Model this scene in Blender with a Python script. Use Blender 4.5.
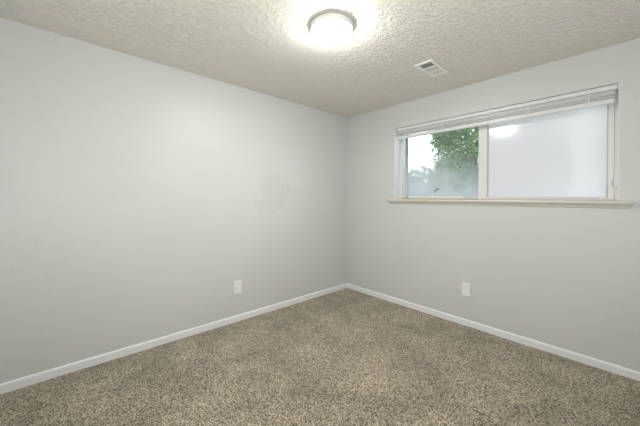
import bpy, bmesh, math, random
from mathutils import Vector, Matrix, noise
random.seed(7)
C = bpy.context.scene
for o in list(bpy.data.objects): bpy.data.objects.remove(o)
PI = math.pi

# ------------------------------------------------------------ camera, world, light, exposure
F_PX = 283.17
CAM = (2.754, -3.039, 1.280)
YAW = .83326; ROLL = .0065
H = 2.44                                   # ceiling height
cd = bpy.data.cameras.new('camera'); cam = bpy.data.objects.new('camera', cd)
C.collection.objects.link(cam); C.camera = cam
cam.location = CAM; cam.rotation_euler = (Matrix.Rotation(YAW, 3, 'Z') @ Matrix.Rotation(PI/2, 3, 'X') @ Matrix.Rotation(ROLL, 3, 'Z')).to_euler()
cd.sensor_width = 36; cd.lens = 36*F_PX/640; cd.shift_y = -14.436/640; cd.clip_start = .02

W = bpy.data.worlds.new('overcast_sky'); C.world = W; W.use_nodes = True
bg = W.node_tree.nodes['Background']
bg.inputs[0].default_value = (.91, .94, 1, 1); bg.inputs[1].default_value = 3.2
LAMP_STRENGTH = 112.0
fl = bpy.data.lights.new('fill_light', 'AREA'); fl.shape = 'SQUARE'; fl.size = .5; fl.energy = 27; fl.color = (1, .98, .95)
fo = bpy.data.objects.new('fill_light', fl); C.collection.objects.link(fo)   # added unseen fill aimed upwards, brightens the ceiling and left wall
fo.location = (2.85, -3.12, .95); fo.rotation_euler = (Matrix.Rotation(YAW, 3, 'Z') @ Matrix.Rotation(math.radians(180-28), 3, 'X')).to_euler()
C.view_settings.view_transform = 'Standard'; C.view_settings.look = 'None'
C.view_settings.gamma = 1; C.view_settings.use_curve_mapping = False
C.view_settings.exposure = 0.17

# ------------------------------------------------------------ helpers
def mat(name, color, rough=.6, spec=.5, metal=0):
    m = bpy.data.materials.new(name); m.use_nodes = True
    p = m.node_tree.nodes['Principled BSDF']
    p.inputs['Base Color'].default_value = (*color, 1)
    p.inputs['Roughness'].default_value = rough
    p.inputs['Specular IOR Level'].default_value = spec
    p.inputs['Metallic'].default_value = metal
    return m
def nd(m, t, **kw):
    n = m.node_tree.nodes.new(t)
    for k, v in kw.items():
        if k in n.inputs: n.inputs[k].default_value = v
        else: setattr(n, k, v)
    return n
def lk(m, a, b): m.node_tree.links.new(a, b)
def P(m): return m.node_tree.nodes['Principled BSDF']
def math_n(m, op, a, b=None, clamp=False):
    n = m.node_tree.nodes.new('ShaderNodeMath'); n.operation = op; n.use_clamp = clamp
    for i, v in enumerate((a, b)):
        if v is None: continue
        if isinstance(v, (int, float)): n.inputs[i].default_value = v
        else: lk(m, v, n.inputs[i])
    return n.outputs[0]
def maprange(m, v, a, b, c=0., d=1., smooth=False):
    n = m.node_tree.nodes.new('ShaderNodeMapRange')
    if smooth: n.interpolation_type = 'SMOOTHSTEP'
    lk(m, v, n.inputs[0])
    for i, x in enumerate((a, b, c, d)): n.inputs[i+1].default_value = x
    return n.outputs[0]
def mixcol(m, fac, a, b):
    n = m.node_tree.nodes.new('ShaderNodeMix'); n.data_type = 'RGBA'
    if isinstance(fac, (int, float)): n.inputs[0].default_value = fac
    else: lk(m, fac, n.inputs[0])
    for i, v in ((6, a), (7, b)):
        if isinstance(v, tuple): n.inputs[i].default_value = (*v, 1)
        else: lk(m, v, n.inputs[i])
    return n.outputs[2]
def objco(m): return nd(m, 'ShaderNodeTexCoord').outputs['Object']

def obj(name, bm, m, parent=None, smooth=False, label=None, kind=None, loc=None):
    me = bpy.data.meshes.new(name)
    bmesh.ops.recalc_face_normals(bm, faces=bm.faces)
    bm.to_mesh(me); bm.free()
    if smooth:
        for p in me.polygons: p.use_smooth = True
    me.materials.append(m)
    o = bpy.data.objects.new(name, me); C.collection.objects.link(o)
    if parent: o.parent = parent
    if loc: o.location = loc
    if label: o['label'] = label
    if kind: o['kind'] = kind
    return o
def thing(name, label, cat, loc, group=None, rotz=0):
    o = bpy.data.objects.new(name, None); C.collection.objects.link(o)
    o.empty_display_size = .05
    o.location = loc; o.rotation_euler = (0, 0, rotz)
    o['label'] = label; o['category'] = cat
    if group: o['group'] = group
    return o
def box(bm, x0, x1, y0, y1, z0, z1, bevel=0, seg=2, rot=None):
    r = bmesh.ops.create_cube(bm, size=1)
    vs = r['verts']
    for v in vs:
        v.co = Vector((x0+(v.co.x+.5)*(x1-x0), y0+(v.co.y+.5)*(y1-y0), z0+(v.co.z+.5)*(z1-z0)))
    if bevel:
        es = list({e for v in vs for e in v.link_edges})
        bmesh.ops.bevel(bm, geom=es, offset=bevel, segments=seg, profile=.5, affect='EDGES')
    return bm
def prism(bm, prof, axis, a, b, ma=0, mb=0):
    """profile of (p, z) points swept along axis 'x' or 'y'; ma/mb mitre the ends by p"""
    A, B = [], []
    for p, z in prof:
        if axis == 'x':
            A.append(bm.verts.new((a+ma*abs(p), p, z))); B.append(bm.verts.new((b-mb*abs(p), p, z)))
        else:
            A.append(bm.verts.new((p, a+ma*abs(p), z))); B.append(bm.verts.new((p, b-mb*abs(p), z)))
    n = len(prof)
    for i in range(n):
        bm.faces.new((A[i], A[(i+1) % n], B[(i+1) % n], B[i]))
    bm.faces.new(A); bm.faces.new(list(reversed(B)))
    return bm
def lathe(bm, prof, seg=64, cx=0, cy=0):
    rings = []
    for r, z in prof:
        if r < 1e-5: rings.append([bm.verts.new((cx, cy, z))])
        else: rings.append([bm.verts.new((cx+r*math.cos(2*PI*k/seg), cy+r*math.sin(2*PI*k/seg), z)) for k in range(seg)])
    for a, b in zip(rings, rings[1:]):
        for k in range(seg):
            k2 = (k+1) % seg
            if len(a) == 1: bm.faces.new((a[0], b[k], b[k2]))
            elif len(b) == 1: bm.faces.new((a[k], a[k2], b[0]))
            else: bm.faces.new((a[k], a[k2], b[k2], b[k]))
    return bm
def tube(bm, pts, r, seg=8, r2=None):
    pts = [Vector(p) for p in pts]; r2 = r if r2 is None else r2
    prev = None; n = len(pts)
    for i, p in enumerate(pts):
        d = (pts[min(i+1, n-1)]-pts[max(i-1, 0)]).normalized()
        up = Vector((0, 0, 1)) if abs(d.z) < .9 else Vector((1, 0, 0))
        a = d.cross(up).normalized(); b = d.cross(a)
        rr = r+(r2-r)*i/max(1, n-1)
        ring = [bm.verts.new(p+rr*(a*math.cos(2*PI*k/seg)+b*math.sin(2*PI*k/seg))) for k in range(seg)]
        if prev:
            for k in range(seg): bm.faces.new((prev[k], prev[(k+1) % seg], ring[(k+1) % seg], ring[k]))
        else: bm.faces.new(ring)
        prev = ring
    bm.faces.new(list(reversed(prev)))
    return bm
NB = bmesh.new

# ------------------------------------------------------------ materials
def wall_mat(name, patch=False):
    m = mat(name, (.665, .69, .675), .42, .45)
    co = objco(m)
    n1 = nd(m, 'ShaderNodeTexNoise', Scale=95., Detail=3., Roughness=.6); lk(m, co, n1.inputs['Vector'])
    n2 = nd(m, 'ShaderNodeTexNoise', Scale=9., Detail=2.); lk(m, co, n2.inputs['Vector'])
    h = math_n(m, 'ADD', n1.outputs[0], math_n(m, 'MULTIPLY', n2.outputs[0], .9))
    b = nd(m, 'ShaderNodeBump', Strength=.30, Distance=.0035); lk(m, h, b.inputs['Height'])
    lk(m, b.outputs[0], P(m).inputs['Normal'])
    n3 = nd(m, 'ShaderNodeTexNoise', Scale=1.4, Detail=2.); lk(m, co, n3.inputs['Vector'])
    f = maprange(m, n3.outputs[0], .3, .7)
    col = mixcol(m, f, (.66, .682, .675), (.685, .706, .705))
    if patch:                               # a touched-up, slightly duller patch of paint
        sep = nd(m, 'ShaderNodeSeparateXYZ'); lk(m, co, sep.inputs[0])
        nn = nd(m, 'ShaderNodeTexNoise', Scale=6.5, Detail=3.); lk(m, co, nn.inputs['Vector'])
        dy = math_n(m, 'SUBTRACT', sep.outputs[1], PATCH[0]); dz = math_n(m, 'SUBTRACT', sep.outputs[2], PATCH[1])
        s = math_n(m, 'ADD', dy, dz); d = math_n(m, 'SUBTRACT', dy, dz)
        r = math_n(m, 'SQRT', math_n(m, 'ADD', math_n(m, 'POWER', math_n(m, 'DIVIDE', s, .34), 2.), math_n(m, 'POWER', math_n(m, 'DIVIDE', d, .27), 2.)))
        r = math_n(m, 'ADD', r, math_n(m, 'MULTIPLY', math_n(m, 'SUBTRACT', nn.outputs[0], .5), 1.9))
        mask = maprange(m, r, .92, 1.02, 1., 0., True)
        n4 = nd(m, 'ShaderNodeTexNoise', Scale=14., Detail=2.); lk(m, co, n4.inputs['Vector'])
        mask = math_n(m, 'MULTIPLY', mask, maprange(m, n4.outputs[0], .3, .65, .35, 1.))
        col = mixcol(m, mask, col, (.635, .655, .635))
        ro = nd(m, 'ShaderNodeMapRange'); lk(m, mask, ro.inputs[0]); ro.inputs[3].default_value = .42; ro.inputs[4].default_value = .65
        lk(m, ro.outputs[0], P(m).inputs['Roughness'])
    lk(m, col, P(m).inputs['Base Color'])
    return m
PATCH = (-1.26, 1.33)
M_wall = wall_mat('grey_white_wall_paint'); M_wallL = wall_mat('patched_wall_paint', True)

M_ceil = mat('textured_ceiling_paint', (.8, .79, .72), .75, .3)
co = objco(M_ceil)
nz = nd(M_ceil, 'ShaderNodeTexNoise', Scale=25., Detail=4., Roughness=.55, Distortion=.9); lk(M_ceil, co, nz.inputs['Vector'])
nz2 = nd(M_ceil, 'ShaderNodeTexNoise', Scale=75., Detail=2., Roughness=.5); lk(M_ceil, co, nz2.inputs['Vector'])
h = math_n(M_ceil, 'ADD', maprange(M_ceil, nz.outputs[0], .42, .60, 0, 1, True), math_n(M_ceil, 'MULTIPLY', nz2.outputs[0], .5))
b = nd(M_ceil, 'ShaderNodeBump', Strength=.75, Distance=.008); lk(M_ceil, h, b.inputs['Height']); lk(M_ceil, b.outputs[0], P(M_ceil).inputs['Normal'])
lk(M_ceil, mixcol(M_ceil, nz.outputs[0], (.80, .785, .705), (.87, .855, .79)), P(M_ceil).inputs['Base Color'])

M_carpet = mat('speckled_carpet', (.3, .26, .2), .95, .1)
co = objco(M_carpet)
a1 = nd(M_carpet, 'ShaderNodeTexNoise', Scale=200., Detail=2., Roughness=.7); lk(M_carpet, co, a1.inputs['Vector'])
a2 = nd(M_carpet, 'ShaderNodeTexNoise', Scale=2.6, Detail=5., Roughness=.65, Distortion=.5); lk(M_carpet, co, a2.inputs['Vector'])
a3 = nd(M_carpet, 'ShaderNodeTexVoronoi', Scale=185.); lk(M_carpet, co, a3.inputs['Vector'])
ramp = nd(M_carpet, 'ShaderNodeValToRGB'); e = ramp.color_ramp.elements
e[0].position = .34; e[0].color = (.045, .034, .02, 1); e[1].position = .66; e[1].color = (.66, .58, .46, 1)
x = e.new(.44); x.color = (.215, .178, .12, 1); x = e.new(.54); x.color = (.40, .333, .242, 1)
sc = nd(M_carpet, 'ShaderNodeSeparateColor'); lk(M_carpet, a3.outputs['Color'], sc.inputs[0])
sp = math_n(M_carpet, 'ADD', math_n(M_carpet, 'MULTIPLY', a1.outputs[0], .62), math_n(M_carpet, 'MULTIPLY', sc.outputs[0], .38))
lk(M_carpet, sp, ramp.inputs[0])
big = maprange(M_carpet, a2.outputs[0], .35, .65, .80, 1.22)
hs = nd(M_carpet, 'ShaderNodeVectorMath', operation='SCALE'); lk(M_carpet, ramp.outputs[0], hs.inputs[0]); lk(M_carpet, big, hs.inputs['Scale'])
lk(M_carpet, hs.outputs[0], P(M_carpet).inputs['Base Color'])
b = nd(M_carpet, 'ShaderNodeBump', Strength=.7, Distance=.006); lk(M_carpet, a1.outputs[0], b.inputs['Height']); lk(M_carpet, b.outputs[0], P(M_carpet).inputs['Normal'])
P(M_carpet).inputs['Sheen Weight'].default_value = .25

M_trim = mat('white_trim_paint', (.90, .92, .95), .35)
M_cream = mat('cream_sill_paint', (.76, .75, .68), .4)
M_vinyl = mat('white_window_vinyl', (.80, .80, .80), .35)
M_vent = mat('vent_enamel', (.94, .94, .9), .4)
M_dark = mat('duct_shade_dark', (.03, .03, .028), .8)  # near-black colour stands in for shade inside the vent
M_ventcore = mat('duct_shade_grey', (.16, .16, .15), .7)  # grey stands in for weaker shade behind the other louvres
M_plate = mat('outlet_plastic', (.9, .9, .92), .3)
M_slot = mat('outlet_slot', (.25, .25, .25), .6)
M_blind = mat('blind_enamel', (.80, .81, .82), .35)
M_cord = mat('blind_cord', (.86, .86, .84), .7)
M_wand = mat('clear_wand', (.82, .88, .92), .12, .7)
M_lampring = mat('lamp_ring_metal', (.5, .49, .47), .4, .5, .2)
M_lamppan = mat('lamp_pan_enamel', (.9, .89, .86), .4)
M_metal = mat('latch_metal', (.55, .56, .58), .4, .5, .3)
M_wood = mat('bare_wood_track', (.62, .46, .28), .6)
M_rod = mat('white_rod', (.85, .85, .86), .4)
M_red = mat('red_tip', (.45, .04, .05), .5)
M_ext = mat('weathered_exterior', (.06, .075, .085), .7)

M_glow = bpy.data.materials.new('lit_glass_diffuser'); M_glow.use_nodes = True
nt = M_glow.node_tree; nt.nodes.remove(nt.nodes['Principled BSDF'])
em = nt.nodes.new('ShaderNodeEmission'); em.inputs[0].default_value = (1, .99, .965, 1); em.inputs[1].default_value = LAMP_STRENGTH
nt.links.new(em.outputs[0], nt.nodes['Material Output'].inputs[0])

def glass_mat(name, frosted):
    m = bpy.data.materials.new(name); m.use_nodes = True; nt = m.node_tree
    nt.nodes.remove(nt.nodes['Principled BSDF']); out = nt.nodes['Material Output']
    tr = nd(m, 'ShaderNodeBsdfTransparent'); tr.inputs[0].default_value = (.93, .96, .95, 1)
    tl = nd(m, 'ShaderNodeBsdfTranslucent'); df = nd(m, 'ShaderNodeBsdfDiffuse')
    gl = nd(m, 'ShaderNodeBsdfGlossy'); fr = nd(m, 'ShaderNodeFresnel', IOR=1.5)
    haze = nd(m, 'ShaderNodeMixShader'); mix = nd(m, 'ShaderNodeMixShader'); top = nd(m, 'ShaderNodeMixShader')
    lk(m, tl.outputs[0], haze.inputs[1]); lk(m, df.outputs[0], haze.inputs[2])
    lk(m, tr.outputs[0], mix.inputs[1]); lk(m, haze.outputs[0], mix.inputs[2])
    lk(m, mix.outputs[0], top.inputs[1]); lk(m, gl.outputs[0], top.inputs[2])
    lk(m, top.outputs[0], out.inputs[0])
    co = objco(m)
    if frosted:
        tl.inputs[0].default_value = (.82, .80, .86, 1); df.inputs[0].default_value = (.86, .85, .88, 1)
        haze.inputs[0].default_value = .45; mix.inputs[0].default_value = .97
        gl.inputs['Roughness'].default_value = .13
        nn = nd(m, 'ShaderNodeTexNoise', Scale=55., Detail=2.); lk(m, co, nn.inputs['Vector'])
        b = nd(m, 'ShaderNodeBump', Strength=.12, Distance=.002); lk(m, nn.outputs[0], b.inputs['Height']); lk(m, b.outputs[0], gl.inputs['Normal'])
        lk(m, math_n(m, 'MULTIPLY', fr.outputs[0], 1.6), top.inputs[0])
    else:                                  # clear glass, fogged with condensation from the bottom up
        tl.inputs[0].default_value = (.68, .75, .82, 1); df.inputs[0].default_value = (.75, .8, .82, 1)
        haze.inputs[0].default_value = .25; gl.inputs['Roughness'].default_value = .03
        sep = nd(m, 'ShaderNodeSeparateXYZ'); lk(m, co, sep.inputs[0])
        nn = nd(m, 'ShaderNodeTexNoise', Scale=5., Detail=4., Roughness=.6); lk(m, co, nn.inputs['Vector'])
        nf = nd(m, 'ShaderNodeTexNoise', Scale=120., Detail=1.); lk(m, co, nf.inputs['Vector'])
        z = math_n(m, 'ADD', sep.outputs[2], math_n(m, 'MULTIPLY', math_n(m, 'SUBTRACT', nn.outputs[0], .5), .42))
        z = math_n(m, 'ADD', z, math_n(m, 'MULTIPLY', sep.outputs[0], .30))
        f = maprange(m, z, .12, .80, .90, .12, True)
        f = math_n(m, 'ADD', f, math_n(m, 'MULTIPLY', math_n(m, 'SUBTRACT', nf.outputs[0], .5), .12), True)
        # a finger-wiped streak low in the condensation
        dx = math_n(m, 'SUBTRACT', sep.outputs[0], .435); dz = math_n(m, 'SUBTRACT', sep.outputs[2], .068)
        rr = math_n(m, 'SQRT', math_n(m, 'ADD', math_n(m, 'POWER', dx, 2.), math_n(m, 'POWER', dz, 2.)))
        arc = math_n(m, 'ABSOLUTE', math_n(m, 'SUBTRACT', rr, .038))
        arcm = math_n(m, 'MULTIPLY', maprange(m, arc, .006, .012, 1, 0), math_n(m, 'LESS_THAN', dx, .012))
        arcm = math_n(m, 'MULTIPLY', arcm, math_n(m, 'GREATER_THAN', dz, -.008))
        f = math_n(m, 'MULTIPLY', f, math_n(m, 'SUBTRACT', 1., math_n(m, 'MULTIPLY', arcm, .8)))
        lk(m, f, mix.inputs[0]); lk(m, fr.outputs[0], top.inputs[0])
    return m
def film_face(o, m):                      # the film or condensation sits on the room side of the pane
    o.data.materials.append(m)
    for p in o.data.polygons:
        if p.normal.y < -.9: p.material_index = 1
M_clear = bpy.data.materials.new('clear_glass'); M_clear.use_nodes = True
M_clear.node_tree.nodes.remove(M_clear.node_tree.nodes['Principled BSDF'])
_t = nd(M_clear, 'ShaderNodeBsdfTransparent'); _t.inputs[0].default_value = (.95, .97, .96, 1)
_g = nd(M_clear, 'ShaderNodeBsdfGlossy', Roughness=.03); _f = nd(M_clear, 'ShaderNodeFresnel', IOR=1.3); _m = nd(M_clear, 'ShaderNodeMixShader')
lk(M_clear, _f.outputs[0], _m.inputs[0]); lk(M_clear, _t.outputs[0], _m.inputs[1]); lk(M_clear, _g.outputs[0], _m.inputs[2])
lk(M_clear, _m.outputs[0], M_clear.node_tree.nodes['Material Output'].inputs[0])
M_frost = glass_mat('frosted_pane', True); M_fog = glass_mat('fogged_glass', False)

# ------------------------------------------------------------ room shell
XR, YF = 3.30, -3.42
OX0, OX1, OZ0, OZ1 = .774, 2.690, 1.256, 2.158          # window opening
TH = .27
def shell(name, boxes, m):
    bm = NB()
    for bb in boxes: box(bm, *bb)
    return obj(name, bm, m, kind='structure')
shell('wall_left', [(-.12, 0, YF-.12, TH, 0, H+.05)], M_wallL)
# window wall in one mesh with a real hole
bm = NB()
xs = [0, OX0, OX1, XR]; zs = [0, OZ0, OZ1, H+.05]
def grid_wall(bm, xs, zs, hole, y0, y1):
    V = {}
    def v(x, y, z):
        k = (round(x, 5), round(y, 5), round(z, 5))
        if k not in V: V[k] = bm.verts.new((x, y, z))
        return V[k]
    for yy in (y0, y1):
        for i in range(len(xs)-1):
            for j in range(len(zs)-1):
                if (i, j) == hole: continue
                bm.faces.new((v(xs[i], yy, zs[j]), v(xs[i+1], yy, zs[j]), v(xs[i+1], yy, zs[j+1]), v(xs[i], yy, zs[j+1])))
    i, j = hole
    a, b_, c, d = xs[i], xs[i+1], zs[j], zs[j+1]
    for q in (((a, c), (b_, c)), ((b_, c), (b_, d)), ((b_, d), (a, d)), ((a, d), (a, c))):
        bm.faces.new((v(q[0][0], y0, q[0][1]), v(q[1][0], y0, q[1][1]), v(q[1][0], y1, q[1][1]), v(q[0][0], y1, q[0][1])))
    for q in (((xs[0], zs[0]), (xs[-1], zs[0])), ((xs[-1], zs[0]), (xs[-1], zs[-1])), ((xs[-1], zs[-1]), (xs[0], zs[-1])), ((xs[0], zs[-1]), (xs[0], zs[0]))):
        n = bm.faces.new((v(q[0][0], y0, q[0][1]), v(q[1][0], y0, q[1][1]), v(q[1][0], y1, q[1][1]), v(q[0][0], y1, q[0][1])))
grid_wall(bm, xs, zs, (1, 1), 0, TH-.002)
wb = obj('wall_back', bm, M_wall, kind='structure')
shell('wall_right', [(XR, XR+.12, YF-.12, TH, 0, H+.05)], M_wall)
shell('wall_front', [(0, XR, YF-.12, YF, 0, H+.05)], M_wall)
shell('ceiling', [(-.12, XR+.12, YF-.12, TH, H, H+.12)], M_ceil)
# carpeted floor: gently uneven pile surface, solid below
bm = NB(); N = 260
gv = [[None]*(N+1) for _ in range(N+1)]
for i in range(N+1):
    for j in range(N+1):
        x = -.02+(XR+.04)*i/N; y = YF-.02+(-YF+.04)*j/N
        z = .004*noise.noise(Vector((x*3.2, y*3.2, 1)))+.0012*noise.noise(Vector((x*40, y*40, 5)))+.0006*random.random()
        gv[i][j] = bm.verts.new((x, y, z))
for i in range(N):
    for j in range(N): bm.faces.new((gv[i][j], gv[i+1][j], gv[i+1][j+1], gv[i][j+1]))
box(bm, -.12, XR+.12, YF-.12, TH, -.12, -.02)
obj('floor', bm, M_carpet, kind='structure', smooth=True)

# baseboards (rounded top edge)
BH, BT = .063, .013
prof = [(0, -.01), (-BT, -.01), (-BT, BH-.012), (-BT*.8, BH-.004), (-BT*.4, BH), (0, BH)]
obj('baseboard_back', prism(NB(), prof, 'x', 0, XR, 1, 1), M_trim, kind='structure')
obj('baseboard_left', prism(NB(), [(-p, z) for p, z in prof], 'y', YF+.0, 0, 0, 1), M_trim, kind='structure')
obj('baseboard_right', prism(NB(), [(XR+p, z) for p, z in prof], 'y', YF, 0), M_trim, kind='structure')
obj('baseboard_front', prism(NB(), [(YF-p, z) for p, z in prof], 'x', BT, XR-BT), M_trim, kind='structure')
# thin bead where the left wall meets the ceiling
bm = NB(); box(bm, 0, .003, YF, -.8, H-.013, H-.0, .001)
obj('trim_1', bm, M_wall, kind='structure')

# ------------------------------------------------------------ window (structure with real parts)
GY = .125                                              # interior plane of the window frame
wf = NB()
FX0, FX1, FZ0, FZ1 = .7755, 2.6885, 1.2745, 2.156
def ring(bm, x0, x1, z0, z1, l, r, b_, t, y0, y1, bev=.003):
    box(bm, x0, x0+l, y0, y1, z0, z1, bev); box(bm, x1-r, x1, y0, y1, z0, z1, bev)
    box(bm, x0+l, x1-r, y0, y1, z0, z0+b_, bev); box(bm, x0+l, x1-r, y0, y1, z1-t, z1, bev)
ring(wf, FX0, FX1, FZ0, FZ1, .034, .026, .014, .03, GY, GY+.075)
win = obj('window_1', wf, M_vinyl, kind='structure')
win['label'] = 'horizontal sliding window, left half clear and fogged, right half frosted'
bm = NB(); ring(bm, 1.693, 2.662, FZ0+.006, FZ1-.03, .079, .034, .024, .03, GY-.004, GY+.028)
sash = obj('window_sash', bm, M_vinyl, win)
bm = NB(); ring(bm, 1.772, 2.628, FZ0+.030, FZ1-.06, .010, .006, .004, .007, GY+.004, GY+.02, .001)
obj('glazing_bead', bm, mat('grey_glazing_bead', (.52, .53, .56), .5), sash)
bm = NB(); box(bm, 1.771, 2.629, GY+.012, GY+.016, FZ0+.028, FZ1-.055)
fp = obj('frosted_pane', bm, M_clear, sash, label='frosted white pane of the right half')
film_face(fp, M_frost)
bm = NB(); ring(bm, FX0+.034, 1.77, FZ0+.014, FZ1-.03, .006, .05, .006, .02, GY+.040, GY+.062, .002)
s2 = obj('window_sash', bm, M_vinyl, win)
gz = FZ0+.02
bm = NB(); box(bm, 0, 1.725-FX0-.038, 0, .004, 0, FZ1-.045-gz)
gp = obj('glass_pane', bm, M_clear, s2, loc=(FX0+.038, GY+.048, gz), label='clear pane fogged with condensation low down')
film_face(gp, M_fog)
# latch on the meeting stile, latch block and tab on the right jamb
bm = NB(); box(bm, 1.690, 1.702, GY-.012, GY-.002, 1.63, 1.73, .002); box(bm, 1.687, 1.696, GY-.02, GY-.008, 1.655, 1.70, .002)
obj('window_latch', bm, M_vinyl, win)
bm = NB(); box(bm, 2.662, 2.688, GY-.026, GY+.002, 1.385, 1.462, .003)
lt = obj('window_latch', bm, M_blind, win)
bm = NB(); box(bm, 2.648, 2.658, GY-.016, GY-.003, 1.395, 1.437, .002)
obj('latch_lever', bm, M_metal, lt, label='grey metal lever')
bm = NB(); box(bm, 2.612, 2.620, GY-.006, GY+.006, 1.305, 1.40, .002)
obj('pull_rail', bm, M_vinyl, sash)
# bare wood strip in front of the left track
bm = NB(); box(bm, FX0+.004, 1.690, GY-.030, GY-.001, 1.2772, 1.291, .001)
obj('track_strip', bm, M_wood, win, label='bare wood strip')

# window stool and apron
bm = NB()
bm2 = NB()
# stool: wide front nosing with horns plus inner board
prism(bm, [(-.001, 1.2560), (-.046, 1.2560), (-.052, 1.2595), (-.054, 1.2665), (-.052, 1.2735), (-.046, 1.2770), (-.001, 1.2770)], 'x', .691, 2.765)
box(bm, OX0+.001, OX1-.001, -.001, GY-.001, 1.2560, 1.2770)
sill = obj('trim_2', bm, M_cream, kind='structure'); sill['label'] = 'cream window sill'
bm = NB()
ap = [(-.0005, 1.2555), (-.034, 1.2555), (-.034, 1.249), (-.028, 1.244), (-.017, 1.238), (-.012, 1.226), (-.0005, 1.221)]
prism(bm, ap, 'x', .698, 2.758, 0, 0)
for v in bm.verts:                                     # returned (mitred) ends
    k = (.034-abs(v.co.y))
    if v.co.x < 1: v.co.x += k*1.3
    else: v.co.x -= k*1.3
obj('apron', bm, M_cream, sill)
# outside reveal of the opening: weathered boards around the window
bm = NB(); ring(bm, OX0+.001, OX1-.001, OZ0+.001, OZ1-.001, .016, .016, .018, .012, GY+.078, TH+.03, .001)
obj('trim_3', bm, M_ext, kind='structure')

# painted jamb liner of the opening
bm = NB()
for (a, b_, c, d) in ((OX0+.0003, OX0+.004, 1.2775, OZ1-.0003), (OX1-.004, OX1-.0003, 1.2775, OZ1-.0003), (OX0+.0043, OX1-.0043, OZ1-.004, OZ1-.0003)):
    box(bm, a, b_, .003, GY-.0005, c, d)
obj('trim_4', bm, M_trim, kind='structure')
# security rod lying in the track
rod = thing('security_rod', 'white rod with a red tip lying in the left window track', 'rod', (.885, GY-.018, 1.291))
bm = NB(); box(bm, .020, .665, -.009, .009, 0, .021, .003); obj('rod_shaft', bm, M_rod, rod)
bm = NB(); box(bm, -.002, .022, -.008, .008, .001, .015, .003)
obj('rod_tip', bm, M_red, rod, label='dark red tip')

# ------------------------------------------------------------ raised mini blind
BY0, BY1 = .018, .054
bl = thing('mini_blind', 'white mini blind drawn fully up at the top of the window', 'blind', (OX0, BY0, OZ1))
def lb(x0, x1, y0, y1, z0, z1, bev=.001, bm=None):     # box in blind-local space from world numbers
    bm = bm or NB(); box(bm, x0-OX0, x1-OX0, y0-BY0, y1-BY0, z0-OZ1, z1-OZ1, bev); return bm
BX0, BX1 = .804, 2.676
hr = lb(BX0, BX1, BY0, BY1, 2.116, 2.149, .002)
obj('head_rail', hr, M_blind, bl)
for x in (BX0-.012, BX1-.001):
    obj('mounting_bracket', lb(x, x+.013, BY0+.004, BY1+.002, 2.110, 2.157), M_metal, bl)
nsl = 22
for k in range(nsl):
    z = 2.110-.00215*k - (.006 if k > 15 else 0)
    bm = NB(); n = 6
    y0 = BY0+.003+.003*random.random()-BY0; y1 = y0+.026
    dx = random.uniform(-.004, .004)
    up = [(y0+(y1-y0)*j/n, z+.0016+.0015*math.sin(PI*j/n)-OZ1) for j in range(n+1)]
    dn = [(y0+(y1-y0)*j/n, z+.0015*math.sin(PI*j/n)-OZ1) for j in range(n, -1, -1)]
    prism(bm, up+dn, 'x', BX0+.006+dx-OX0, BX1-.010+dx-OX0)
    obj('slat', bm, M_blind, bl, smooth=False)
obj('bottom_rail', lb(BX0+.004, BX1-.012, BY0-.001, BY1-.001, 2.016, 2.050, .004), M_blind, bl)
for x in (.915, 1.36, 1.69, 2.13, 2.52):
    bm = NB(); lb(x, x+.006, BY0-.001, BY0+.0025, 2.035, 2.115, 0, bm)
    lb(x-.002, x+.010, BY0-.006, BY0-.001, 2.042, 2.060, .002, bm)
    obj('ladder_tape', bm, M_cord, bl)
# tilt wand and lift cord at the left end
bm = NB(); tube(bm, [(.905-OX0, -.008, 2.10-OZ1), (.905-OX0, -.010, 1.9-OZ1), (.907-OX0, -.010, 1.30-OZ1)], .0045, 6)
wd = obj('tilt_wand', bm, M_wand, bl, label='clear plastic tilt wand')
bm = NB()
tube(bm, [(.895-OX0, .012, 2.05-OZ1), (.897-OX0, .012, 1.7-OZ1), (.90-OX0, .012, 1.42-OZ1)], .0016, 5)
cdo = obj('lift_cord', bm, M_cord, bl)
bm = NB(); lathe(bm, [(0, 1.435-OZ1), (.003, 1.435-OZ1), (.007, 1.40-OZ1), (.005, 1.395-OZ1), (0, 1.395-OZ1)], 12, .90-OX0, .012)
obj('cord_tassel', bm, M_cord, cdo)

# ------------------------------------------------------------ flush ceiling lamp
LX, LY = 1.397, -1.710
lamp = thing('ceiling_lamp', 'round flush ceiling lamp with glowing white dome', 'ceiling lamp', (LX, LY, H))
obj('mounting_ring', lathe(NB(), [(0, 0), (.148, 0), (.150, -.002), (.150, -.006), (.148, -.008), (.146, -.010), (0, -.013)]), M_lampring, lamp, True, label='grey metal ring against the ceiling')
obj('lamp_pan', lathe(NB(), [(0, -.010), (.144, -.010), (.145, -.014), (.143, -.028), (.140, -.038), (.136, -.040), (0, -.040)]), M_lamppan, lamp, True)
pr = [(0, -.0405), (.134, -.0405), (.134, -.045)]
for k in range(1, 13):
    a = k/12*PI/2; pr.append((.133*math.cos(a)**.9 if k < 12 else 0, -.045-.038*math.sin(a)))
obj('glass_dome', lathe(NB(), pr), M_glow, lamp, True, label='glowing white glass dome')

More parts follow.
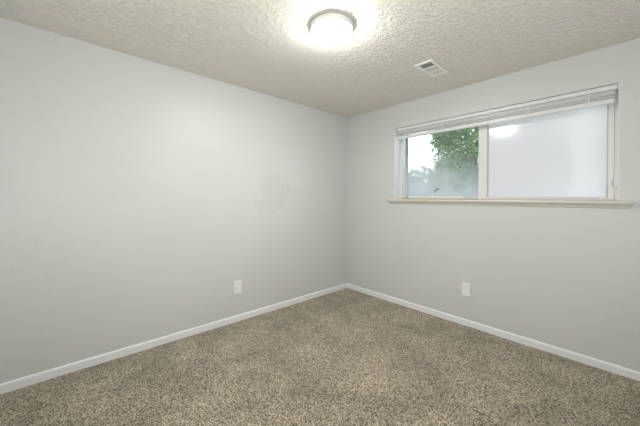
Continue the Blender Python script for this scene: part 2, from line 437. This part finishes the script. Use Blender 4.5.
# ------------------------------------------------------------ ceiling air vent
VX, VY, VROT = 1.562, -.625, PI/2
vent = thing('ceiling_vent', 'small rectangular cream ceiling vent with three rows of louvres', 'vent', (VX, VY, H), None, VROT)
def vent_build(lx, ly):
    hx, hy = lx/2, ly/2
    bm = NB(); w = .028
    for (x0, x1, y0, y1) in ((-hx, -hx+w, -hy, hy), (hx-w, hx, -hy, hy), (-hx+w, hx-w, -hy, -hy+w), (-hx+w, hx-w, hy-w, hy)):
        box(bm, x0, x1, y0, y1, -.010, -.001, .0025)
    n = 3; span = (lx-2*w)/n
    for k in (1, 2): box(bm, -hx+w+span*k-.006, -hx+w+span*k+.006, -hy+w, hy-w, -.009, -.001)
    obj('vent_frame', bm, M_vent, vent)
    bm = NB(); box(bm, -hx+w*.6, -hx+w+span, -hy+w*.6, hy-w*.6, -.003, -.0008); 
    obj('duct_shade_sheet', bm, M_dark, vent, label='dark sheet painted as the shade inside the duct')  # flat sheet on the ceiling, duct shade put into its colour
    bm = NB(); box(bm, -hx+w+span+.001, hx-w*.6, -hy+w*.6, hy-w*.6, -.003, -.0008)
    obj('duct_backing', bm, M_ventcore, vent)
    for k in range(n):
        x0 = -hx+w+span*k+.006; x1 = x0+span-.012; m_ = 6
        for j in range(m_):
            x = x0+(x1-x0)*(j+.5)/m_
            bm = NB(); box(bm, -.0045, .0045, -hy+w, hy-w, -.0006, .0006)
            bmesh.ops.rotate(bm, verts=bm.verts, cent=(0, 0, 0), matrix=Matrix.Rotation(math.radians((-25, -8, -3)[k]), 3, 'Y'))
            bmesh.ops.translate(bm, verts=bm.verts, vec=(x, 0, -.0085))
            obj('louvre', bm, M_vent, vent)
vent_build(.33, .162)

# ------------------------------------------------------------ wall outlets
def outlet(label, loc, rotz):
    t = thing('wall_outlet', label, 'outlet', loc, None, rotz)
    w, h = .042, .067                                 # faces -Y in local space
    bm = NB(); box(bm, -w, w, -.0105, -.0002, -h, h, .003, 3); obj('cover_plate', bm, M_plate, t)
    bm = NB(); box(bm, -.0165, .0165, -.0112, -.008, -.0335, .0335, .001)
    rc = obj('receptacle', bm, M_plate, t)
    for s in (-1, 1):
        bm = NB()
        for dx in (-.0062, .0062): box(bm, dx-.0007, dx+.0007, -.0116, -.0110, s*.0185-.001, s*.0185+.006)
        obj('socket_slots', bm, M_slot, rc)
outlet('white wall outlet low on the left wall, left of the room corner', (0, -1.691, .353), PI/2)
outlet('white wall outlet low on the wall under the window', (1.627, 0, .369), 0)

# ------------------------------------------------------------ outside
M_grass = mat('wet_lawn', (.10, .14, .07), .9)
co = objco(M_grass); g = nd(M_grass, 'ShaderNodeTexNoise', Scale=6., Detail=6.); lk(M_grass, co, g.inputs['Vector'])
lk(M_grass, mixcol(M_grass, g.outputs[0], (.05, .09, .035), (.17, .21, .11)), P(M_grass).inputs['Base Color'])
bm = NB(); box(bm, -30, 20, TH+.032, 40, .60, 1.02); obj('ground', bm, M_grass, kind='structure')
M_leaf = mat('green_leaves', (.09, .20, .05), .5)
co = objco(M_leaf); g = nd(M_leaf, 'ShaderNodeTexNoise', Scale=5., Detail=4.); lk(M_leaf, co, g.inputs['Vector'])
gi = nd(M_leaf, 'ShaderNodeTexNoise', Scale=1.2, Detail=1.); lk(M_leaf, co, gi.inputs['Vector'])
c1 = mixcol(M_leaf, maprange(M_leaf, g.outputs[0], .35, .65), (.04, .10, .03), (.18, .32, .08))
lk(M_leaf, c1, P(M_leaf).inputs['Base Color'])
P(M_leaf).inputs['Transmission Weight'].default_value = 0
M_bark = mat('bark', (.12, .09, .065), .9)
def leafy(name, label, cat, loc, blobs, n, leaf, trunk, bare=False):
    t = thing(name, label, cat, loc)
    bm = NB()
    for a, b_, r0, r1 in trunk: tube(bm, [a, ((a[0]+b_[0])/2+.06, (a[1]+b_[1])/2, (a[2]+b_[2])/2), b_], r0, 8, r1)
    obj('trunk', bm, M_bark, t)
    vs, fs = [], []
    tot = sum(q[3]**2 for q in blobs)
    for (cx, cy, cz, r) in blobs:
        for _ in range(int(n*r*r/tot)):
            d = Vector((random.gauss(0, 1), random.gauss(0, 1), random.gauss(0, 1))).normalized()
            p = Vector((cx, cy, cz))+d*r*(random.random()**.28)*(1+.22*noise.noise(d*2.7+Vector((cx, cy, cz))))
            L = leaf*random.uniform(.6, 1.25); w = L*.42
            q = Matrix.Rotation(random.uniform(0, 2*PI), 3, 'Z') @ Matrix.Rotation(random.uniform(-1.1, 1.1), 3, 'X') @ Matrix.Rotation(random.uniform(-.9, .9), 3, 'Y')
            k = len(vs)
            for c in ((0, 0, 0), (L*.3, w*.5, .012), (L*.7, w*.42, .008), (L, 0, -L*.12), (L*.7, -w*.42, .008), (L*.3, -w*.5, .012)):
                vs.append(p+q @ Vector(c))
            fs.append((k, k+1, k+2, k+3)); fs.append((k, k+3, k+4, k+5))
    me = bpy.data.meshes.new('foliage'); me.from_pydata([tuple(v) for v in vs], [], fs); me.materials.append(M_leaf)
    o = bpy.data.objects.new('foliage', me); C.collection.objects.link(o); o.parent = t
    return t
leafy('leafy_tree', 'green leafy tree outside the left half of the window', 'tree', (.45, 5.0, 1.02),
      [(0, 0, 1.9, 1.35), (-.9, .2, 1.5, .75), (-.9, -.1, 2.45, .6), (.5, -.3, 1.0, 1.0), (-.35, -.5, .75, .8), (-1.3, .4, .95, .5), (-1.35, 0, 2.0, .35), (.7, 0, 2.8, .9), (-.2, .3, .3, .6)],
      30000, .095, [((.1, 0, -.05), (0, 0, 1.5), .10, .06), ((0, 0, 1.2), (-.8, .1, 2.1), .05, .02), ((0, 0, 1.2), (.6, -.1, 2.4), .05, .02), ((0, 0, .9), (-.9, .2, 1.4), .04, .015)])

leafy('garden_shrub', 'dim low shrub behind the fogged lower part of the window', 'shrub', (-2.6, 7.2, 1.02),
      [(-1.9, 0, .55, .7), (-1.0, .1, .65, .75), (0, 0, .7, .8), (1.0, -.1, .75, .8), (1.9, 0, .8, .8), (-2.8, 0, .5, .7)],
      9000, .13, [((0, 0, -.05), (0, 0, .5), .05, .03)])
